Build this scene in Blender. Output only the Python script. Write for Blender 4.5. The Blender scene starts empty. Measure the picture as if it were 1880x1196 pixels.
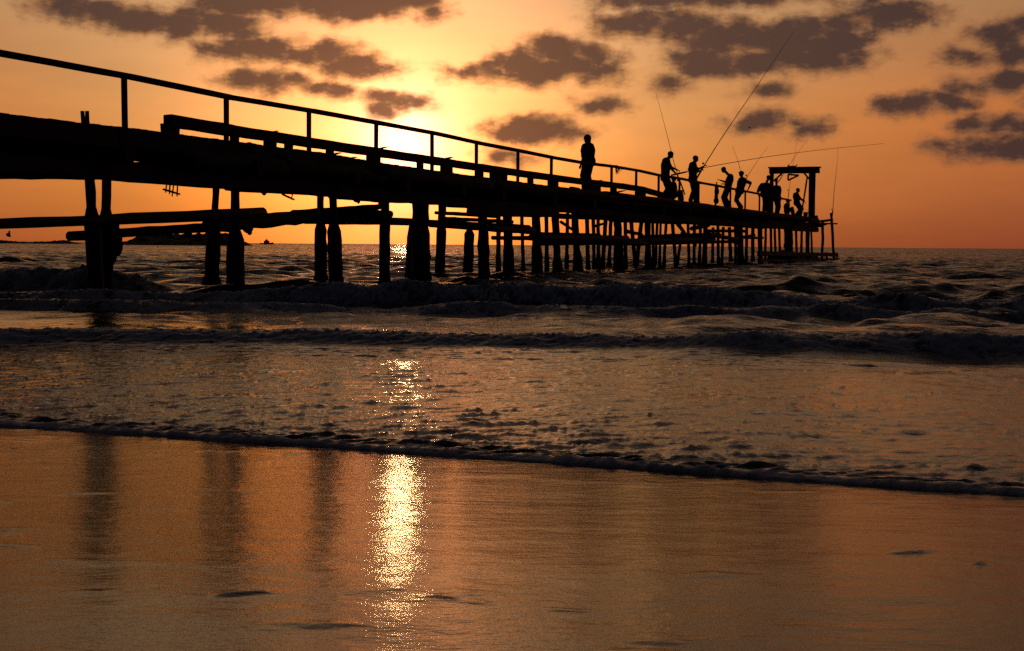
import bpy, math, random
import numpy as np
from mathutils import Matrix, Vector

# ------------------------------------------------------------------ camera
scene = bpy.context.scene
C = bpy.data.collections.new('scene_objects')
scene.collection.children.link(C)
EYE = 0.85                       # eye above still water, metres
FPX = 50.0 / 36.0 * 1880.0       # focal length in photo pixels
PITCH = math.atan(148.0 / FPX)
ROLL = math.radians(0.427)
CAMROT = Matrix.Rotation(math.pi / 2 - PITCH, 3, 'X') @ Matrix.Rotation(ROLL, 3, 'Z')
cam_data = bpy.data.cameras.new('camera')
cam_data.lens = 50.0
cam_data.sensor_width = 36.0
cam_data.clip_start = 0.05
cam_data.clip_end = 30000.0
cam = bpy.data.objects.new('camera', cam_data)
cam.matrix_world = Matrix.Translation((0, 0, EYE)) @ CAMROT.to_4x4()
scene.collection.objects.link(cam)
scene.camera = cam

# ------------------------------------------------------------------ light
SUN_AZ, SUN_EL = math.radians(-4.40), math.radians(3.05)
SUN_DIR = Vector((math.sin(SUN_AZ) * math.cos(SUN_EL), math.cos(SUN_AZ) * math.cos(SUN_EL), math.sin(SUN_EL)))
sun_data = bpy.data.lights.new('sun', 'SUN')
sun_data.energy = 0.017
sun_data.angle = math.radians(0.7)
sun_data.color = (1.0, 0.62, 0.26)
sun = bpy.data.objects.new('sun', sun_data)
sun.rotation_euler = SUN_DIR.to_track_quat('Z', 'Y').to_euler()
scene.collection.objects.link(sun)

scene.view_settings.view_transform = 'Standard'
scene.view_settings.look = 'None'
scene.view_settings.exposure = 0.0
scene.view_settings.gamma = 1.0
scene.view_settings.use_curve_mapping = False
scene.cycles.max_bounces = 6
scene.cycles.diffuse_bounces = 2
scene.cycles.glossy_bounces = 4
scene.cycles.sample_clamp_indirect = 4.0
scene.cycles.use_denoising = False


class G:
    """tiny helper for writing node graphs as expressions"""
    def __init__(s, tree):
        s.t = tree

    def node(s, kind, **kw):
        n = s.t.nodes.new(kind)
        for k, v in kw.items():
            setattr(n, k, v)
        return n

    def put(s, sock, v):
        if isinstance(v, bpy.types.NodeSocket):
            s.t.links.new(v, sock)
        elif v is not None:
            sock.default_value = v

    def m(s, op, a, b=None, c=None, clamp=False):
        n = s.node('ShaderNodeMath', operation=op, use_clamp=clamp)
        for i, v in enumerate((a, b, c)):
            if v is not None:
                s.put(n.inputs[i], v)
        return n.outputs[0]

    def v(s, op, a, b=None, out=0):
        n = s.node('ShaderNodeVectorMath', operation=op)
        s.put(n.inputs[0], a)
        if b is not None:
            s.put(n.inputs[3 if op == 'SCALE' else 1], b)
        return n.outputs[out]

    def mix(s, f, a, b, mode='MIX'):
        n = s.node('ShaderNodeMix', data_type='RGBA', blend_type=mode)
        s.put(n.inputs[0], f)
        s.put(n.inputs[6], a)
        s.put(n.inputs[7], b)
        return n.outputs[2]

    def ramp(s, f, stops, interp='LINEAR'):
        n = s.node('ShaderNodeValToRGB')
        cr = n.color_ramp
        cr.interpolation = interp
        while len(cr.elements) < len(stops):
            cr.elements.new(0.5)
        for e, (p, c) in zip(cr.elements, stops):
            e.position = p
            e.color = tuple(c) + (1,) if len(c) == 3 else c
        s.put(n.inputs[0], f)
        return n.outputs[0]

    def mapr(s, v, a, b, c=0.0, d=1.0, smooth=True):
        n = s.node('ShaderNodeMapRange', interpolation_type='SMOOTHSTEP' if smooth else 'LINEAR')
        s.put(n.inputs[0], v)
        for i, x in enumerate((a, b, c, d)):
            s.put(n.inputs[1 + i], x)
        return n.outputs[0]

    def noise(s, vec, scale, detail=4, rough=0.55, out=0):
        n = s.node('ShaderNodeTexNoise')
        s.put(n.inputs['Vector'], vec)
        n.inputs['Scale'].default_value = scale
        n.inputs['Detail'].default_value = detail
        n.inputs['Roughness'].default_value = rough
        return n.outputs[out]


def build_world():
    w = bpy.data.worlds.new('World')
    scene.world = w
    w.use_nodes = True
    t = w.node_tree
    t.nodes.clear()
    g = G(t)
    D = g.node('ShaderNodeTexCoord').outputs['Generated']
    sep = g.node('ShaderNodeSeparateXYZ')
    g.put(sep.inputs[0], D)
    x, y, z = sep.outputs
    deg = 180 / math.pi
    az = g.m('MULTIPLY', g.m('ARCTAN2', x, y), deg)
    el = g.m('MULTIPLY', g.m('ARCSINE', z), deg)
    # angle from the middle of the glare, degrees (thick air low down eats the glare's lower half, so it sits above the sun)
    gl = SUN_EL + math.radians(.85)
    cs = g.v('DOT_PRODUCT', D, (math.sin(SUN_AZ) * math.cos(gl), math.cos(SUN_AZ) * math.cos(gl), math.sin(gl)), out=1)
    th = g.m('MULTIPLY', g.m('ARCCOSINE', g.m('MINIMUM', cs, 0.9999999)), deg)
    # clear sky of a dusty sunset: amber low down, dull violet grey overhead
    e90 = g.m('DIVIDE', el, 90.0, clamp=True)
    base = g.ramp(e90, [
        (0.0, (.23, .038, .010)), (0.022, (.385, .090, .024)), (0.055, (.55, .132, .018)), (0.105, (.42, .187, .067)),
        (0.17, (.38, .20, .10)), (0.28, (.12, .084, .068)), (0.5, (.022, .026, .036)), (1.0, (.010, .014, .024))])
    side = g.m('POWER', g.m('MULTIPLY_ADD', cs, 0.5, 0.5, clamp=True), 3.6)
    base = g.v('SCALE', base, g.m('MULTIPLY', side, .99))
    wide = g.ramp(e90, [(0.0, (1.15, .33, .012)), (0.022, (1.12, .47, .022)), (0.055, (.55, .60, .22)), (0.105, (.75, .60, .30)), (0.25, (.8, .56, .28)), (1.0, (.6, .42, .22))])

    def glow(width, col, power=1.0):
        q = g.m('POWER', g.m('DIVIDE', th, width), power) if power != 1 else g.m('DIVIDE', th, width)
        return g.v('SCALE', col, g.m('EXPONENT', g.m('MULTIPLY', q, -1.0)))
    sky = base
    for wd, col, pw in ((8.2, wide, 1.0), (6.0, (1.75, .24, 0.0), 2.2), (3.8, (.30, .30, .20), 1.5), (1.6, (.8, .62, .70), 1.7)):
        sky = g.v('ADD', sky, glow(wd, col, pw))
    sky = g.v('ADD', sky, (.0035, .006, .0115))
    # thin pale veil and faint streaks in the air
    st = g.noise(g.v('MULTIPLY', D, (5.0, 5.0, 26.0)), 1.6, 4, .55)
    sky = g.v('SCALE', sky, g.mapr(st, .25, .75, .94, 1.06))
    # ---- clouds: rounded lumps at their own bearings, torn by noise
    P = g.node('ShaderNodeCombineXYZ')
    g.put(P.inputs[0], az)
    g.put(P.inputs[1], g.m('MULTIPLY', el, 2.4))
    P = P.outputs[0]
    wn = g.noise(g.v('MULTIPLY', D, (1, 1, 1.7)), 34.0, 3, .55, out=1)
    P = g.v('ADD', P, g.v('MULTIPLY', g.v('SUBTRACT', wn, (.5, .5, .5)), (1.3, 1.2, 0)))
    d = 9.0
    pxd = FPX * math.pi / 180
    for cx, cy, r in CLOUDS:
        yh = 450 + (cx - 940) * 0.00745
        c = ((cx - 940) / pxd, (yh - cy) / pxd * 2.4, 0)
        dist = g.v('DISTANCE', P, c, out=1)
        d = g.m('SMOOTH_MIN', g.m('SUBTRACT', dist, r / pxd), d, .28)
    # the same broken cloud field carries on outside the view
    fld = g.noise(g.v('MULTIPLY', D, (1, 1, 2.6)), 5.0, 4, .6)
    fld = g.m('MULTIPLY_ADD', fld, -14.0, 8.3)
    outside = g.m('MAXIMUM', g.mapr(el, 10.5, 14.0), g.mapr(g.m('ABSOLUTE', az), 21.5, 25.0))
    d = g.m('MINIMUM', d, g.m('ADD', fld, g.mapr(outside, 0, 1, 9.0, 0.0)))
    nv = g.v('MULTIPLY', D, (1, 1, 1.7))
    n1 = g.noise(nv, 58.0, 8, .64)
    n1b = g.noise(g.v('ADD', nv, (0, 0, -.0055)), 58.0, 4, .6)
    d = g.m('ADD', d, g.m('MULTIPLY_ADD', n1, 2.9, -1.84))
    # thickness: soft ragged rims, middles modelled by the low light from underneath
    op = g.mapr(d, .78, -.62)
    n2 = g.noise(g.v('MULTIPLY', D, (1, 1, 2.2)), 36.0, 4, .6)
    form = g.m('ADD', g.m('MULTIPLY', g.m('SUBTRACT', n1, n1b), -3.0), g.m('MULTIPLY_ADD', n2, 2.6, -1.25))
    core = g.mapr(g.m('ADD', d, form), .50, -.80)
    warm = g.m('EXPONENT', g.m('DIVIDE', th, -5.5))
    dim = g.m('MULTIPLY_ADD', side, .93, .07)
    cdark = g.v('ADD', g.v('SCALE', (.052, .030, .030), dim), g.v('SCALE', (.20, .062, .016), warm))
    cedge = g.v('ADD', g.v('SCALE', (.25, .105, .050), dim), g.v('SCALE', (.95, .40, .08), warm))
    ccol = g.mix(core, cedge, cdark)
    low = g.mapr(el, .3, 2.4)
    sky = g.mix(g.m('MULTIPLY', g.m('MULTIPLY', op, .97), low), sky, ccol)
    # physical dusk sky: the cool light from overhead and behind
    nis = g.node('ShaderNodeTexSky', sky_type='NISHITA')
    nis.sun_disc = False
    nis.sun_elevation = SUN_EL
    nis.sun_rotation = SUN_AZ
    nis.dust_density = 3.0
    nis.air_density = 1.2
    bg1 = g.node('ShaderNodeBackground')
    g.put(bg1.inputs[0], sky)
    bg2 = g.node('ShaderNodeBackground')
    g.put(bg2.inputs[0], nis.outputs[0])
    bg2.inputs[1].default_value = 0.0015
    add = g.node('ShaderNodeAddShader')
    t.links.new(bg1.outputs[0], add.inputs[0])
    t.links.new(bg2.outputs[0], add.inputs[1])
    out = g.node('ShaderNodeOutputWorld')
    t.links.new(add.outputs[0], out.inputs[0])
    w.cycles.sampling_method = 'MANUAL'
    w.cycles.sample_map_resolution = 512


# cloud lumps: bearing and height written as photo pixels, radius in the same unit
CLOUDS = [
    (140, 40, 42), (200, 48, 50), (270, 58, 50), (340, 60, 56), (410, 55, 61), (440, 28, 56), (445, 72, 31), (505, 18, 50), (400, 22, 40),
    (575, 15, 56), (640, 18, 72), (700, 12, 61), (750, 8, 44), (790, 30, 15),
    (420, 102, 38), (470, 104, 45), (512, 100, 28),
    (565, 110, 38), (610, 108, 45), (640, 128, 50), (682, 135, 28),
    (455, 157, 28), (500, 157, 38), (535, 155, 22),
    (578, 168, 16), (617, 172, 24), (700, 181, 18), (730, 189, 24), (702, 204, 20), (768, 192, 14),
    (905, 140, 32), (950, 125, 50), (1000, 98, 48), (1050, 125, 48), (1085, 110, 40), (1095, 138, 30), (855, 138, 24), (985, 138, 50),
    (930, 245, 32), (985, 236, 55), (1035, 246, 30), (930, 290, 28),
    (1130, 58, 42), (1180, 55, 48), (1240, 60, 55), (1300, 85, 60), (1370, 82, 65), (1440, 82, 70), (1510, 90, 62), (1540, 60, 45),
    (1600, 48, 55), (1650, 52, 34), (1290, 122, 56), (1380, 122, 55), (1500, 124, 46), (1555, 120, 30), (1430, 112, 50), (1570, 28, 30),
    (1120, 2, 45), (1200, 5, 50), (1290, 1, 60), (1380, 1, 55), (1470, -2, 40),
    (1222, 160, 27), (1100, 196, 25), (1400, 172, 20),
    (1360, 230, 28), (1400, 227, 36), (1440, 232, 18), (1465, 241, 24),
    (1610, 208, 23), (1660, 205, 35), (1715, 204, 30),
    (1745, 128, 25), (1790, 95, 45), (1840, 85, 45), (1870, 110, 34), (1820, 125, 35), (1880, 80, 40),
    (1750, 178, 27), (1810, 172, 38), (1865, 168, 34), (1870, 200, 23),
    (1745, 243, 23), (1790, 245, 30), (1835, 248, 23), (1760, 283, 34), (1820, 280, 40), (1870, 270, 35), (1700, 275, 18),
]
build_world()

# ------------------------------------------------------------------ helpers
rng = np.random.default_rng(7)
R = random.Random(11)
_TAB = rng.random((256, 256)).astype(np.float32)


def vnoise(x, y, seed=0):
    """smooth value noise, 0..1, on numpy arrays"""
    x = np.asarray(x, np.float64) + 37.13 * seed
    y = np.asarray(y, np.float64) + 91.7 * seed
    xi = np.floor(x); yi = np.floor(y)
    fx = x - xi; fy = y - yi
    fx = fx * fx * fx * (fx * (fx * 6 - 15) + 10); fy = fy * fy * fy * (fy * (fy * 6 - 15) + 10)
    a = xi.astype(np.int64) & 255; b = yi.astype(np.int64) & 255
    a1 = (a + 1) & 255; b1 = (b + 1) & 255
    return (_TAB[a, b] * (1 - fx) + _TAB[a1, b] * fx) * (1 - fy) + (_TAB[a, b1] * (1 - fx) + _TAB[a1, b1] * fx) * fy


def fbm(x, y, oct=4, seed=0, gain=0.5):
    s = 0; amp = 1; tot = 0
    for i in range(oct):
        ca, sa = math.cos(i * 1.1), math.sin(i * 1.1)
        s = s + amp * vnoise((x * ca - y * sa) * 2.03 ** i, (x * sa + y * ca) * 2.03 ** i, seed + i * 3)
        tot += amp; amp *= gain
    return s / tot


def sstep(a, b, x):
    t = np.clip((x - a) / (b - a), 0, 1)
    return t * t * (3 - 2 * t)


def tag(o, label=None, cat=None, group=None, kind=None):
    for k, v in (('label', label), ('category', cat), ('group', group), ('kind', kind)):
        if v:
            o[k] = v
    return o


def empty(name, loc=(0, 0, 0)):
    o = bpy.data.objects.new(name, None)
    o.empty_display_size = 0.2
    o.location = loc
    C.objects.link(o)
    return o


def link(name, mesh, mat, parent=None, origin=None):
    """link a mesh; when it has an origin its vertices are moved to be local to it"""
    o = bpy.data.objects.new(name, mesh)
    if mat is not None:
        mesh.materials.append(mat)
    if origin is not None:
        mesh.transform(Matrix.Translation(-Vector(origin)))
        o.location = origin
    C.objects.link(o)
    if parent is not None:
        o.parent = parent
        # empties used as parents are only translated
        p = Vector((0, 0, 0)); q = parent
        while q is not None:
            p += q.location; q = q.parent
        o.location = Vector(o.location) - p
    return o


class MB:
    """mesh builder: boxes, tapered tubes, ellipsoids collected into one mesh (world coordinates)"""
    def __init__(s):
        s.v = []; s.f = []; s.smooth = []

    def add(s, verts, faces, smooth=False):
        b = len(s.v)
        s.v += [tuple(p) for p in verts]
        s.f += [tuple(i + b for i in f) for f in faces]
        s.smooth += [smooth] * len(faces)

    def tube(s, pts, rad, n=10, jit=0.0, cap=True, smooth=True, squash=1.0):
        """tube through pts with a radius per point; jit roughens it"""
        pts = [Vector(p) for p in pts]
        if not hasattr(rad, '__len__'):
            rad = [rad] * len(pts)
        V = []
        ref = None
        for i, p in enumerate(pts):
            a = pts[max(i - 1, 0)]; b = pts[min(i + 1, len(pts) - 1)]
            d = (b - a).normalized()
            if ref is None:
                ref = d.cross(Vector((0.123, 0.3, 1)) if abs(d.z) < .9 else Vector((1, 0.2, 0))).normalized()
            u = (ref - d * ref.dot(d)).normalized(); w = d.cross(u)
            ref = u
            for k in range(n):
                an = 2 * math.pi * k / n
                r = rad[i] * (1 + R.uniform(-jit, jit))
                V.append(p + u * (math.cos(an) * r) + w * (math.sin(an) * r * squash))
        F = []
        for i in range(len(pts) - 1):
            for k in range(n):
                F.append((i * n + k, i * n + (k + 1) % n, (i + 1) * n + (k + 1) % n, (i + 1) * n + k))
        s.add(V, F, smooth)
        if cap:
            m = len(s.v) - len(V)
            s.f.append(tuple(m + k for k in reversed(range(n)))); s.smooth.append(False)
            s.f.append(tuple(m + (len(pts) - 1) * n + k for k in range(n))); s.smooth.append(False)

    def log(s, a, b, ra, rb=None, seg=8, n=10, jit=0.06, wob=0.25):
        """rough round timber from a to b"""
        a = Vector(a); b = Vector(b); rb = ra if rb is None else rb
        pts = []; rads = []
        for i in range(seg + 1):
            t = i / seg
            r = ra + (rb - ra) * t
            pts.append(a.lerp(b, t) + Vector((R.uniform(-1, 1), R.uniform(-1, 1), R.uniform(-1, 1))) * r * wob * (0 if i in (0, seg) else 1))
            rads.append(r * R.uniform(.93, 1.07))
        s.tube(pts, rads, n, jit)

    def beam(s, a, b, w, h, up=(0, 0, 1), bev=0.012, seg=1, rough=0.0):
        """squared timber from a to b, w across, h high, chamfered edges, slightly uneven"""
        a = Vector(a); b = Vector(b)
        d = (b - a).normalized()
        u = d.cross(Vector(up)).normalized()
        v = u.cross(d)
        prof = [(-w / 2 + bev, -h / 2), (w / 2 - bev, -h / 2), (w / 2, -h / 2 + bev), (w / 2, h / 2 - bev),
                (w / 2 - bev, h / 2), (-w / 2 + bev, h / 2), (-w / 2, h / 2 - bev), (-w / 2, -h / 2 + bev)]
        V = []
        for i in range(seg + 1):
            c = a.lerp(b, i / seg)
            for px, pz in prof:
                j = rough
                V.append(c + u * (px + R.uniform(-j, j)) + v * (pz + R.uniform(-j, j)) + d * (R.uniform(-j, j) if i in (0, seg) else 0))
        F = []
        for i in range(seg):
            for k in range(8):
                F.append((i * 8 + k, i * 8 + (k + 1) % 8, (i + 1) * 8 + (k + 1) % 8, (i + 1) * 8 + k))
        F.append(tuple(reversed(range(8))))
        F.append(tuple(seg * 8 + k for k in range(8)))
        s.add(V, F)

    def ell(s, c, r, nu=12, nv=8, jit=0.0, rot=None):
        c = Vector(c)
        V = []; F = []
        for j in range(nv + 1):
            ph = math.pi * j / nv
            for i in range(nu):
                a = 2 * math.pi * i / nu
                k = 1 + R.uniform(-jit, jit)
                p = Vector((r[0] * math.sin(ph) * math.cos(a) * k, r[1] * math.sin(ph) * math.sin(a) * k, r[2] * math.cos(ph) * k))
                V.append(c + (rot @ p if rot else p))
        for j in range(nv):
            for i in range(nu):
                F.append((j * nu + i, (j + 1) * nu + i, (j + 1) * nu + (i + 1) % nu, j * nu + (i + 1) % nu))
        s.add(V, F, True)

    def mesh(s, name):
        me = bpy.data.meshes.new(name)
        me.from_pydata(s.v, [], s.f)
        me.polygons.foreach_set('use_smooth', s.smooth)
        me.validate()
        me.update()
        return me

    def build(s, name, mat, parent=None, origin=None):
        if origin is None and parent is not None:
            origin = s.v[0]
        return link(name, s.mesh(name), mat, parent, origin)


def grid_mesh(name, X, Y, Z, attrs=None):
    """numpy grid (rows, cols) to mesh"""
    r, c = X.shape
    co = np.stack([X, Y, Z], -1).reshape(-1, 3).astype(np.float32)
    idx = np.arange(r * c).reshape(r, c)
    q = np.stack([idx[:-1, :-1], idx[:-1, 1:], idx[1:, 1:], idx[1:, :-1]], -1).reshape(-1, 4)
    me = bpy.data.meshes.new(name)
    me.vertices.add(len(co)); me.vertices.foreach_set('co', co.ravel())
    me.loops.add(q.size); me.loops.foreach_set('vertex_index', q.ravel().astype(np.int32))
    me.polygons.add(len(q)); me.polygons.foreach_set('loop_start', np.arange(0, q.size, 4, dtype=np.int32))
    me.polygons.foreach_set('use_smooth', np.ones(len(q), bool))
    for k, a in (attrs or {}).items():
        at = me.attributes.new(k, 'FLOAT', 'POINT')
        at.data.foreach_set('value', a.reshape(-1).astype(np.float32))
    me.update()
    return me


# ------------------------------------------------------------------ materials
def material(name, col, rough=0.7, col2=None, scale=8.0, stretch=(1, 1, 1), bump=0.2, bump_dist=0.01, metallic=0.0, spec=0.5):
    m = bpy.data.materials.new(name)
    m.use_nodes = True
    t = m.node_tree
    g = G(t)
    b = t.nodes['Principled BSDF']
    tc = g.node('ShaderNodeTexCoord').outputs['Object']
    vec = g.v('MULTIPLY', tc, stretch)
    n = g.noise(vec, scale, 6, .6)
    g.put(b.inputs['Base Color'], g.mix(g.mapr(n, .3, .7), tuple(col) + (1,), tuple(col2 or [c * .55 for c in col]) + (1,)))
    b.inputs['Roughness'].default_value = rough
    b.inputs['Metallic'].default_value = metallic
    b.inputs['Specular IOR Level'].default_value = spec
    bp = g.node('ShaderNodeBump')
    bp.inputs['Strength'].default_value = bump
    bp.inputs['Distance'].default_value = bump_dist
    g.put(bp.inputs['Height'], g.noise(vec, scale * 2.2, 6, .65))
    t.links.new(bp.outputs[0], b.inputs['Normal'])
    return m


M = {
    'wood': material('weathered_timber', (.055, .043, .034), .85, (.024, .019, .016), 5, (1, 1, 4), .5, .02, spec=.2),
    'pile': material('wet_pile_timber', (.034, .028, .023), .7, (.013, .012, .011), 6, (1, 1, .4), .8, .03, spec=.25),
    'growth': material('barnacle_crust', (.030, .028, .022), .9, (.010, .011, .009), 26, (1, 1, 1), 1.0, .03, spec=.2),
    'iron': material('rusty_iron', (.05, .028, .02), .75, (.02, .014, .012), 22, (1, 1, 1), .4, .01, .3, .3),
    'rock': material('dark_wet_rock', (.05, .045, .042), .85, (.02, .02, .02), .25, (1, 1, 1), .8, .6, spec=.2),
    'skin': material('skin', (.22, .12, .08), .6, (.18, .10, .065), 9, bump=.05, spec=.3),
    'hair': material('dark_hair', (.014, .011, .01), .7, None, 60, (1, 1, .3), .4, .004, spec=.2),
    'shirt_dark': material('dark_cotton', (.03, .03, .036), .9, None, 30, bump=.3, spec=.1),
    'shirt_olive': material('olive_cotton', (.075, .075, .04), .9, None, 30, bump=.3, spec=.1),
    'shirt_brown': material('brown_cotton', (.06, .04, .03), .9, None, 30, bump=.3, spec=.1),
    'shirt_grey': material('grey_cotton', (.09, .09, .095), .9, None, 30, bump=.3, spec=.1),
    'trousers': material('dark_trousers', (.022, .024, .032), .9, None, 30, bump=.3, spec=.1),
    'trousers_grey': material('grey_trousers', (.10, .10, .10), .9, None, 30, bump=.3, spec=.1),
    'cloth_white': material('white_cotton', (.7, .7, .68), .9, (.6, .6, .58), 30, bump=.3, spec=.1),
    'rod': material('rod_lacquer', (.06, .022, .012), .45, (.05, .02, .012), 20, bump=.02),
    'grip': material('cork_grip', (.12, .07, .04), .9, None, 60, bump=.4),
    'rope': material('frayed_rope', (.12, .085, .05), .95, (.06, .045, .03), 90, bump=.6),
    'hull': material('boat_paint', (.16, .16, .17), .5, (.10, .10, .11), 1.2, bump=.05),
    'feather': material('dark_feathers', (.03, .03, .032), .8, None, 30, bump=.2),
}

# ------------------------------------------------------------------ beach and sea
BEACH_Y, BEACH_SLOPE = 5.576, 0.066


def shore_y(x):
    """where the running edge of the last wave lies"""
    return (BEACH_Y - 6 * np.tanh(.725 * x / 6) + .10 * (fbm(x * 1.1, x * 0 + 3.3, 3, 5) - .5)
            + .05 * (np.abs(vnoise(x * 2.6, x * 0 + .7, 8) - .5)))


def sand_z(y):
    return BEACH_SLOPE * (BEACH_Y - y) - .026 * np.maximum(0, 3.2 - np.clip(y, -2, 99)) ** 2 / (1 + np.maximum(0, 3.2 - np.clip(y, -2, 99)))


def wet_sand_material():
    m = bpy.data.materials.new('wet_sand')
    m.use_nodes = True
    t = m.node_tree; g = G(t)
    b = t.nodes['Principled BSDF']
    pos = g.node('ShaderNodeNewGeometry').outputs['Position']
    n = g.noise(pos, 3.0, 5, .6)
    g.put(b.inputs['Base Color'], g.mix(g.mapr(n, .3, .7), (.060, .040, .026, 1), (.042, .028, .019, 1)))
    b.inputs['IOR'].default_value = 1.33
    film = g.noise(g.v('MULTIPLY', pos, (.7, 1.3, 1)), 1.1, 4, .55)
    g.put(b.inputs['Roughness'], g.mapr(film, .3, .7, .045, .075))
    rip = g.noise(g.v('MULTIPLY', pos, (.65, 1.15, 1)), 42.0, 3, .6)
    fine = g.noise(g.v('MULTIPLY', pos, (1, 1.1, 1)), 200.0, 2, .6)
    wav = g.noise(g.v('MULTIPLY', pos, (.8, 1.2, 1)), 17.0, 2, .5)
    rip = g.m('MULTIPLY_ADD', wav, 1.1, rip)
    h = g.m('ADD', g.m('MULTIPLY', rip, .0011), g.m('MULTIPLY', fine, .00030))
    bp = g.node('ShaderNodeBump')
    bp.inputs['Strength'].default_value = 1.0
    bp.inputs['Distance'].default_value = 1.0
    g.put(bp.inputs['Height'], h)
    t.links.new(bp.outputs[0], b.inputs['Normal'])
    return m


def sea_material():
    m = bpy.data.materials.new('sea_water')
    m.use_nodes = True
    t = m.node_tree; g = G(t)
    b = t.nodes['Principled BSDF']
    pos = g.node('ShaderNodeNewGeometry').outputs['Position']
    at = g.node('ShaderNodeAttribute', attribute_name='foam')
    fm = at.outputs['Fac']
    brk = g.noise(pos, 22.0, 5, .65)
    fm = g.m('MULTIPLY', fm, g.mapr(brk, .22, .58, .25, 1.0), clamp=True)
    b.inputs['Base Color'].default_value = (.006, .009, .012, 1)
    b.inputs['IOR'].default_value = 1.33
    b.inputs['Roughness'].default_value = .07
    rip = g.noise(g.v('MULTIPLY', pos, (.8, 1.3, 1)), 3.2, 5, .6)
    fine = g.noise(pos, 16.0, 4, .6)
    bp = g.node('ShaderNodeBump')
    bp.inputs['Distance'].default_value = 1.0
    calm = g.node('ShaderNodeAttribute', attribute_name='chop').outputs['Fac']
    g.put(bp.inputs['Height'], g.m('ADD', g.m('MULTIPLY', g.m('MULTIPLY', rip, .07), calm), g.m('MULTIPLY', fine, g.m('MULTIPLY_ADD', calm, .009, .0034))))
    far = g.mapr(g.v('LENGTH', pos, out=1), 7.0, 60.0, .12, 1.15)
    fc = g.noise(g.v('MULTIPLY', pos, (.55, 1.0, 1)), 2.2, 6, .74, out=1)
    fc = g.v('MULTIPLY', g.v('SUBTRACT', fc, (.5, .62, .5)), (1.0, 1.5, 0.0))
    nn = g.v('NORMALIZE', g.v('ADD', bp.outputs[0], g.v('SCALE', fc, far)))
    t.links.new(nn, b.inputs['Normal'])
    f = g.node('ShaderNodeBsdfPrincipled')
    f.inputs['Base Color'].default_value = (.50, .52, .55, 1)
    f.inputs['Roughness'].default_value = .8
    f.inputs['Specular IOR Level'].default_value = .2
    b2 = g.node('ShaderNodeBump')
    b2.inputs['Distance'].default_value = .02
    g.put(b2.inputs['Height'], g.noise(pos, 45.0, 4, .7))
    t.links.new(b2.outputs[0], f.inputs['Normal'])
    mx = g.node('ShaderNodeMixShader')
    g.put(mx.inputs[0], fm)
    t.links.new(b.outputs[0], mx.inputs[1]); t.links.new(f.outputs[0], mx.inputs[2])
    t.links.new(mx.outputs[0], t.nodes['Material Output'].inputs[0])
    return m


def build_sand():
    ny, nx = 560, 620
    v = np.linspace(0, 1, ny)[:, None]; u = np.linspace(-1, 1, nx)[None, :]
    Y = np.concatenate([np.array([-400., -60., -12., -4., -1., .4, 1.0])[:, None], 1.3 + 8.2 * v ** 1.25,
                        np.array([10.5, 13., 20., 60., 200.])[:, None]], 0)
    core = .35 * u + .65 * u ** 3
    X = core * (4.2 + .5 * np.clip(Y, 0, 12))
    X[:, 0] = -500; X[:, 1] = -60; X[:, -1] = 500; X[:, -2] = 60
    Y = Y + 0 * X
    Z = sand_z(np.clip(Y, -2, 40))
    near = sstep(1.0, 1.6, Y) * (1 - sstep(9, 11, Y)) * (1 - sstep(7, 9, np.abs(X)))
    # backwash rills and low ripples left by the last wave
    rip = fbm(X * 5 + 1.5 * vnoise(X, Y * .8, 4), Y * 7.5, 3, 21) - .5
    rill = np.maximum(0, fbm(X * 3.4 + 4, Y * 8.5 + X * .5, 3, 33) - .735) * sstep(.38, .60, fbm(X * .6, Y * .6, 2, 40))
    Z = Z + near * (.0035 * rip + .030 * rill + .010 * (fbm(X * .8, Y * .9, 2, 12) - .5))
    # two little ridges of grit left by the backwash
    for mx, my, ln in ((.907, 3.2, .055), (-.50, 2.64, .05), (1.02, 3.05, .02)):
        bend = .012 * np.sin((X - mx) * 38)
        Z = Z + .007 * np.exp(-((X - mx) / ln) ** 4 - ((Y - my - bend) / .014) ** 2)
    me = grid_mesh('sand', X, Y, Z)
    o = link('sand', me, wet_sand_material())
    tag(o, kind='structure')


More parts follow.
